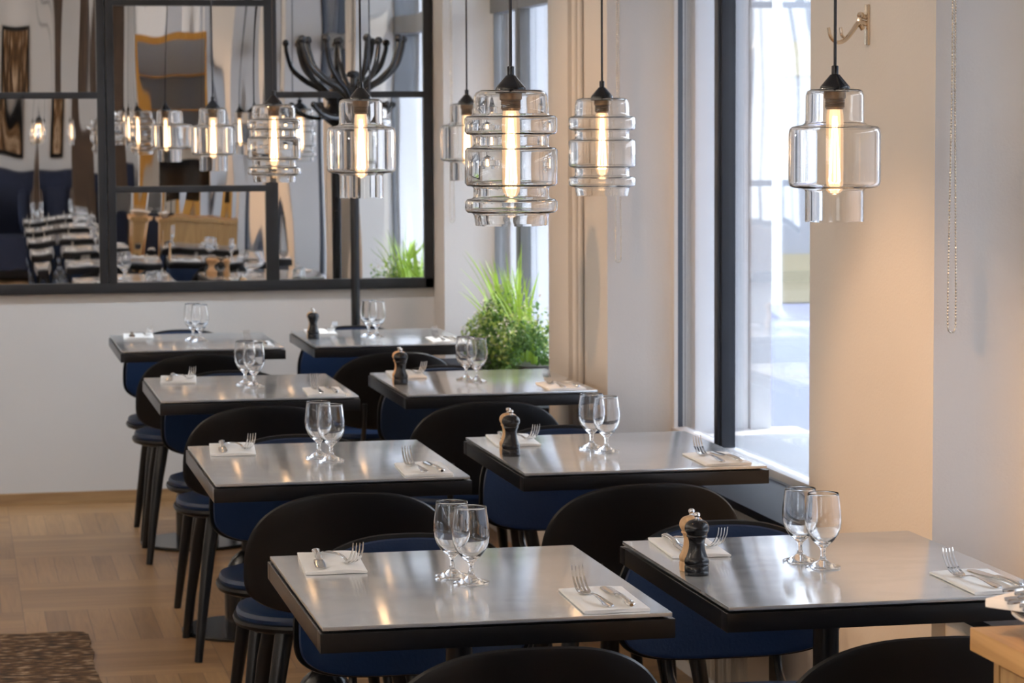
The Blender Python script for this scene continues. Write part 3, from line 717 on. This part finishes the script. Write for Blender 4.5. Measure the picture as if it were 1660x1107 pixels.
# ------------------------------------------------------------------ coat stand, hook, chains
def coat_stand():
    t = thing('coat_stand', 'black coat stand with curved ball-tipped hooks behind the rearmost window-row table', 'coat stand', (1.592, 10.86, 0))
    bm = bm_new(); lathe(bm, [(.0185, .03), (.0185, 1.50), (.017, 1.54), (.0135, 1.57), (.0135, 1.725), (.012, 1.73)], 24); finish('pole', bm, BLACKG, t)
    bm = bm_new(); lathe(bm, [(.012, 1.728), (.026, 1.733), (.028, 1.742), (.022, 1.752), (.008, 1.757)], 24); finish('finial', bm, BLACKG, t)
    bm = bm_new(); lathe(bm, [(.020, 1.535), (.045, 1.555), (.056, 1.575), (.048, 1.60), (.034, 1.62), (.034, 1.645), (.045, 1.665), (.030, 1.69), (.014, 1.70)], 28); finish('collar', bm, BLACKG, t)
    bm = bm_new(); lathe(bm, [(.19, 0), (.195, .006), (.18, .016), (.05, .03), (.02, .04)], 40); finish('base', bm, BLACKG, t)
    for i in range(8):
        a = 2*PI*i/8 + .12; c, s = math.cos(a), math.sin(a); rr = .215
        bm = bm_new()
        P = spline([(.025*c, .025*s, 1.645), (.07*c, .07*s, 1.690), (.125*c, .125*s, 1.722), (.180*c, .180*s, 1.775), (.205*c, .205*s, 1.84), (rr*c*.98, rr*s*.98, 1.872)], 8)
        sweep(bm, P, [.0125 - .003*j/len(P) for j in range(len(P))], 12); h = finish('hook', bm, BLACKG, t)
        bm = bm_new(); bmesh.ops.create_uvsphere(bm, u_segments=18, v_segments=12, radius=.0165, matrix=Matrix.Translation((rr*c*.98, rr*s*.98, 1.882))); finish('ball_tip', bm, BLACKG, h)
    for i in range(4):
        a = 2*PI*i/4 + .55; c, s = math.cos(a), math.sin(a)
        bm = bm_new(); P = spline([(.04*c, .04*s, 1.572), (.10*c, .10*s, 1.566), (.16*c, .16*s, 1.580), (.205*c, .205*s, 1.615)], 7)
        sweep(bm, P, .0095, 10); h = finish('lower_hook', bm, BLACKG, t)
        bm = bm_new(); bmesh.ops.create_uvsphere(bm, u_segments=16, v_segments=10, radius=.013, matrix=Matrix.Translation((.207*c, .207*s, 1.62))); finish('ball_tip', bm, BLACKG, h)
coat_stand()

def wall_hook():
    t = thing('wall_hook', 'small brass double coat hook on the tan pier beside the nearest window-row pendant', 'hook', (XW, 5.644, 1.757))
    bm = bm_new(); box(bm, -.006, -.0005, -.011, .011, -.044, .044, .002); finish('back_plate', bm, BRASS, t)
    bm = bm_new()
    P = spline([(-.004, 0, .015), (-.018, 0, .018), (-.020, 0, .004), (-.012, 0, -.010)], 6)
    sweep(bm, P, .0055, 10); finish('bracket', bm, BRASS, t)
    bm = bm_new(); P = spline([(-.004, 0, .002), (-.022, 0, .004), (-.038, 0, -.016), (-.055, 0, -.034), (-.072, 0, -.038), (-.086, 0, -.026), (-.091, 0, -.006)], 8)
    sweep(bm, P, [.0062 - .0028*j/len(P) for j in range(len(P))], 10); finish('hook_arm', bm, BRASS, t)
    bm = bm_new(); P = spline([(-.050, 0, -.031), (-.060, 0, -.024), (-.064, 0, -.006)], 6); sweep(bm, P, .0034, 8); finish('inner_prong', bm, BRASS, t)
    bm = bm_new(); lathe(bm, [(.001, .012), (.007, .016), (.0085, .021), (.006, .026), (.001, .028)], 14, (-.018, 0, 0)); finish('knob', bm, BRASS, t)
wall_hook()

def chain(x, y, z0, label, tiltx=.006):
    bm = bm_new(); P = []; zt = 2.70
    n = int((zt-z0)/.0016)
    w = .0085
    pts = []
    for i in range(n+1): pts.append((x-w*(1-.75*(i and 0)), zt-(zt-z0-.012)*i/n))
    L = [(-w*(1 if zz < 1.2 else max(.36, 1-(zz-1.2)*1.5)), zz) for _, zz in pts]
    arc = [(-w*math.cos(PI*j/10), z0+.012-.012*math.sin(PI*j/10)) for j in range(1, 10)]
    Rr = [(-a, b) for a, b in reversed(L)]
    allp = L + arc + Rr; rad = []; s = 0
    for i, p in enumerate(allp):
        if i: s += math.hypot(p[0]-allp[i-1][0], p[1]-allp[i-1][1])
        rad.append(.0009 + .0016*abs(math.sin(PI*s/.0064)))
    sweep(bm, [(x+a, y, b) for a, b in allp], rad, 6)
    tag(finish('blind_chain', bm, BEAD, angle=180), label, 'chain', 'ball chains of the roller blinds')
chain(1.992, 5.212, 1.117, 'metal ball chain hanging before the grey reveal at the far right')
chain(1.990, 8.032, 1.119, 'thin ball chain hanging at the reveal beside the ring-stacked window-row pendant')
chain(1.990, 10.842, 1.141, 'faint ball chain hanging at the cream reveal beside the mirror')

# ------------------------------------------------------------------ plants on the far sill
for M_ in (LEAF, LEAFY, GRASS):
    n_ = M_.node_tree.nodes; l_ = M_.node_tree.links; b_ = n_['Principled BSDF']
    tr_ = n_.new('ShaderNodeBsdfTranslucent'); mx_ = n_.new('ShaderNodeMixShader'); mx_.inputs[0].default_value = .25
    for lk in list(l_):
        if lk.to_node == b_ and lk.to_socket.name == 'Base Color': l_.new(lk.from_socket, tr_.inputs['Color'])
    l_.new(b_.outputs[0], mx_.inputs[1]); l_.new(tr_.outputs[0], mx_.inputs[2]); l_.new(mx_.outputs[0], n_['Material Output'].inputs[0])
def planter():
    t = thing('window_planter', 'leafy green plants with tall grass in a planter on the far window sill', 'plant', (2.055, 9.90, SILL))
    bm = bm_new(); R = []
    for s, z in ((.9, .0005), (.92, .002), (1, .085), (1.02, .09), (.95, .09), (.93, .07)): R.append([(x*s, y*s, z) for x, y in srect(.078, .46, 8, 40)])
    rings(bm, R); finish('planter_box', bm, POTM, t)
    rg = random.Random(5)
    def leaf(bm, p, s):
        q = Matrix.Rotation(rg.uniform(0, 2*PI), 3, 'Z') @ Matrix.Rotation(rg.uniform(-1.2, 1.2), 3, 'X')
        bm.faces.new([bm.verts.new(Vector(p) + q @ Vector(v)) for v in ((0, -s*1.2, 0), (s*.75, 0, s*.25), (0, s*1.2, 0), (-s*.75, 0, s*.25))])
    def mound(n, r0, r1, smin, smax, hmin=0):
        bm = bm_new()
        for i in range(n):
            y = rg.uniform(-.46, .46); a = rg.uniform(0, PI); r = rg.uniform(r0, r1); k = 1 + .28*math.sin(y*11+1) + .15*math.sin(y*23)
            px = max(-.125, min(.086, .118*r*math.cos(a) - .022)); pz = .075 + .185*k*r*math.sin(a)**.8 - .05*(1-math.sin(a))
            if pz < hmin: continue
            leaf(bm, (px, y, pz), rg.uniform(smin, smax))
        return bm
    finish('foliage', mound(3800, .45, 1, .006, .012), LEAF, t, smooth=False)
    finish('young_leaves', mound(1700, .8, 1.08, .005, .010, .10), LEAFY, t, smooth=False)
    finish('blossom', mound(650, .97, 1.14, .003, .0065, .14), BLOSSOM, t, smooth=False)
    bm = bm_new()
    for i in range(70):
        y = max(-.42, min(.42, rg.gauss(.05, .20))); x = rg.uniform(-.03, .03)
        h = rg.uniform(.26, .44) if abs(y-.05) < .22 else rg.uniform(.22, .32); lean = Vector((rg.uniform(-.12, .045), rg.uniform(-.24, .24), 0)); w = rg.uniform(.005, .0095)
        side = Vector((rg.uniform(-1, 1), rg.uniform(-1, 1), 0)).normalized(); pv = None
        for k in range(9):
            f = k/8; p = Vector((x, y, .08)) + lean*f*f*1.2 + Vector((0, 0, h*(f-.18*f*f*(lean.length*3)))); p.x = min(p.x, .085)
            ww = w*(1-f)**.6 + .0003; a = bm.verts.new(p-side*ww); b = bm.verts.new(p+side*ww)
            if pv: bm.faces.new((pv[0], pv[1], b, a))
            pv = (a, b)
    finish('grass_blades', bm, GRASS, t)
planter()

# ------------------------------------------------------------------ sideboard with plate of cutlery, rug
SBX, SBY, SBZ = 1.271, 3.252, .90
t = thing('oak_sideboard', 'oak sideboard with overhanging top at the lower right corner', 'sideboard', (SBX, SBY, 0))
bm = bm_new(); box(bm, 0, XW-SBX-.012, -.58, 0, SBZ-.030, SBZ, .0015); finish('top', bm, OAK, t)
bm = bm_new(); box(bm, .034, XW-SBX-.014, -.56, -.018, .08, SBZ-.0305); box(bm, .026, .034, -.56, -.535, .08, SBZ-.0305); box(bm, .026, .034, -.034, -.018, .08, SBZ-.0305); box(bm, .026, .034, -.535, -.034, SBZ-.042, SBZ-.0305); finish('carcass', bm, OAKV, t, smooth=False)
bm = bm_new(); box(bm, .027, .0338, -.532, -.037, .10, SBZ-.0455, .0015); finish('door', bm, OAKV, t)
bm = bm_new(); box(bm, .06, XW-SBX-.02, -.53, -.05, 0, .08); finish('plinth', bm, OAK, t, smooth=False)
# plate
px, py = SBX+.160, SBY-.150
t = thing('serving_plate', 'white plate carrying cutlery on the oak sideboard', 'plate', (px, py, SBZ+.0005))
bm = bm_new(); lathe(bm, [(.001, .001), (.080, .001), (.085, .004), (.115, .016), (.150, .0335), (.153, .0355), (.150, .0365), (.115, .0195), (.082, .0075), (.001, .0055)], 64); finish('plate', bm, PLATEM, t, angle=60)
bm = bm_new(); box(bm, -.055, .055, -.115, .115, 0, .012, .004)
o = finish('cloth_napkin', bm, NAPKIN, loc=(px-.055, py+.022, SBZ+.0378), rotz=.62); tag(o, 'folded white napkin lying under the cutlery on the sideboard plate', 'napkin')
for i in range(9):
    up = i // 6; k_ = i % 6
    f = dup(FORK.o, (px-.066+.006*(k_ % 2)-.015*up, py-.070+.0245*k_+.03*up, SBZ+.0505+.0195*up), -1.57+(.02 if up else 0), 'silver fork heaped with others on the sideboard plate', 'forks heaped on the sideboard plate')
# rug
bm = bm_new(); R = []
rr = random.Random(2); n = 40
top = []
for j in range(2):
    pass
X0, X1, Y0, Y1 = -1.6, .372, 6.0, 8.254
P = [(X0, Y0)] + [(X0+(X1-X0)*i/n, Y0) for i in range(1, n)] + [(X1, Y0)] + [(X1+rr.uniform(-.006, .006), Y0+(Y1-Y0)*i/n) for i in range(1, n)] + [(X1-.012, Y1-.01)] + [(X1+(X0-X1)*i/n, Y1+rr.uniform(-.008, .008)) for i in range(1, n)] + [(X0, Y1)] + [(X0, Y1+(Y0-Y1)*i/n) for i in range(1, n)]
rings(bm, [[(x, y, .0005) for x, y in P], [(x, y, .007) for x, y in P]]); tag(finish('floor_rug', bm, RUG, smooth=False), 'worn brown rug lying on the parquet at the lower left', 'rug')

# ------------------------------------------------------------------ the room behind the camera (seen in the mirror)
t = thing('sofa', 'dark navy sofa along the rear wall, seen in the mirror', 'sofa', (.55, YR+.48, 0))
bm = bm_new(); box(bm, -1.2, 1.2, -.45, .42, .12, .44, .04); finish('seat', bm, SOFA, t)
bm = bm_new(); box(bm, -1.2, 1.2, -.46, -.22, .40, 1.05, .05); finish('backrest', bm, SOFA, t)
for s in (-1, 1):
    bm = bm_new(); box(bm, s*1.2-.09, s*1.2+.09, -.45, .42, .12, .66, .05); finish('armrest', bm, SOFA, t)
    for y in (-.38, .36):
        bm = bm_new(); lathe(bm, [(.02, 0), (.025, .12)], 12, (s*1.1, y, 0)); finish('foot', bm, DARKW, t)
def cushion(x, M, label):
    bm = bm_new(); n = 12; R = []
    for z, s in ((-.07, .3), (-.06, .75), (-.03, .95), (0, 1), (.03, .95), (.06, .75), (.07, .3)): R.append([(a*s, z, b*s) for a, b in srect(.22, .21, 3.5, 40)])
    rings(bm, R); o = finish('cushion', bm, M, loc=(x, YR+.48-.03, .67)); o.rotation_euler = (-.25, 0, 0); tag(o, label, 'cushion')
cushion(.15, CUSH, 'zigzag patterned cushion on the navy sofa in the mirror'); cushion(.75, SOFA, 'plain dark cushion on the navy sofa in the mirror'); cushion(1.25, DARKW, 'brown cushion on the navy sofa in the mirror')
t = thing('wall_painting', 'dark brown abstract painting on the rear wall, seen in the mirror', 'painting', (.40, YR, 1.75))
bm = bm_new(); box(bm, -.55, .35, .001, .04, -.55, .75, .004); finish('picture_frame', bm, BLACKS, t)
bm = bm_new(); box(bm, -.50, .30, .041, .045, -.50, .70); finish('canvas', bm, RUG, t, smooth=False)
t = thing('rear_column', 'dark brown column standing before the rear wall, seen in the mirror', 'column', (1.22, -5.0, 0))
bm = bm_new(); box(bm, -.13, .13, -.13, .13, 0, ZC-.001, .01); finish('shaft', bm, DARKW, t)
bm = bm_new(); box(bm, -.15, .15, -.15, .15, 0, .12, .005); finish('plinth', bm, DARKW, t)
t = thing('display_cabinet', 'tall orange oak framed glass cabinet, seen in the middle of the mirror', 'cabinet', (1.70, 1.30, 0))
bm = bm_new()
for x0, x1, z0, z1 in ((-.25, -.20, 0, 2.2), (.20, .25, 0, 2.2), (-.20, .20, 2.15, 2.2), (-.20, .20, 1.30, 1.35), (-.20, .20, 0, .08)): box(bm, x0, x1, -.02, .02, z0, z1)
finish('door_frame', bm, ORANGE, t, smooth=False)
bm = bm_new(); box(bm, -.2, .2, -.01, .0, .08, 1.30); finish('lower_panel', bm, PLATEAU, t, smooth=False)
bm = bm_new(); box(bm, -.25, -.235, -.40, -.021, 0, 2.2); box(bm, .235, .25, -.40, -.021, 0, 2.2); box(bm, -.235, .235, -.40, -.39, 0, 2.2); finish('carcass', bm, OUTBAND, t, smooth=False)
for z in (1.62, 1.90):
    bm = bm_new(); box(bm, -.234, .234, -.389, -.022, z, z+.015); finish('shelf', bm, ORANGE, t, smooth=False)
bm = bm_new(); box(bm, -.2, .2, -.004, .0, 1.35, 2.15); finish('glass_pane', bm, PANE, t, smooth=False)
t = thing('till_screen', 'black till screen on a stand on the oak sideboard, seen in the mirror', 'screen', (1.62, 2.86, SBZ))
bm = bm_new(); box(bm, -.08, .08, -.06, .06, .0005, .015, .004); finish('foot_plate', bm, BLACKS, t)
bm = bm_new(); sweep(bm, [(0, 0, .015), (0, -.02, .16)], .015); finish('stand', bm, BLACKS, t)
bm = bm_new(); box(bm, -.17, .17, -.015, .015, 0, .24, .005); o = finish('display', bm, BLACKG, t, loc=(0, -.02, .12)); o.rotation_euler = (-.35, 0, 0)

UP = 110
# ------------------------------------------------------------------ added ceiling spotlights (unseen, put in to light the walls)
def spot(x, y, aim, e, label, size=95, col=(1, .70, .42)):
    t = thing('added_spotlight', label, 'spotlight', (x, y, ZC), group='added ceiling spotlights out of view')
    d = (Vector(aim)-Vector((x, y, ZC-.13))).normalized()
    bm = bm_new(); lathe(bm, [(.04, -.02), (.04, -.0005)], 20); finish('mount', bm, CAPM, t)
    bm = bm_new(); sweep(bm, [(0, 0, -.02), (0, 0, -.10)], .008, 8); finish('stem', bm, CAPM, t)
    bm = bm_new(); c = Vector((0, 0, -.13)); sweep(bm, [c-d*.06, c+d*.05], .035, 20); finish('lamp_can', bm, CAPM, t)
    add_light('spot_light', 'SPOT', tuple(c+d*.06), col, e, aim=tuple(c+d*2), parent=t, spot_size=math.radians(size), spot_blend=.8, shadow_soft_size=.06)
WARM = (1, .55, .25); NEUT = (1, .93, .90)
for x, y, aim, e, sz, c in ((-.7, 4.5, (1.96, 5.50, .85), 330, 19, WARM), (.4, 4.9, (1.96, 5.72, .9), 32, 44, WARM), (.2, 7.5, (1.96, 8.45, .9), 100, 46, WARM), (.4, 9.7, (1.96, 10.95, 1.0), 50, 40, WARM), (.2, 2.4, (1.96, 2.9, .9), 110, 55, WARM)):  # added warm lamps that give the piers their tan light
    spot(x, y, aim, e, 'added unseen spotlight %s' % ('aimed at the window wall' if c == WARM else 'aimed down into the room'), col=c, size=sz)
for x in (-2.2, -1.0, .2, 1.3):  # added cool wash in place of window daylight on the back wall
    spot(x, 9.55, (x, YB, .35), 75, 'added unseen spotlight washing the back wall below the mirror', col=(.74, .87, 1), size=62)
# unseen uplighters added on the left wall to brighten ceiling and tabletops
for y in (-3.6, -.2, 2.8, 5.8, 8.8):
    t = thing('added_uplighter', 'unseen trough uplighter added on the left wall to brighten the ceiling', 'added lamp', (XL, y, 2.15), group='added uplighters on the left wall')
    bm = bm_new(); rings(bm, [[(px, yy, pz) for px, pz in ((.001, -.06), (.05, -.06), (.12, .05), (.11, .05), (.045, -.045), (.012, -.045), (.012, .05), (.001, .05))] for yy in (-.25, .25)]); finish('trough', bm, RAILW, t, smooth=False)
    add_light('uplight', 'AREA', (.06, 0, .03), (1, .86, .70), UP, aim=(.75, 0, 1.0), parent=t, shape='RECTANGLE', size=.08, size_y=.45)
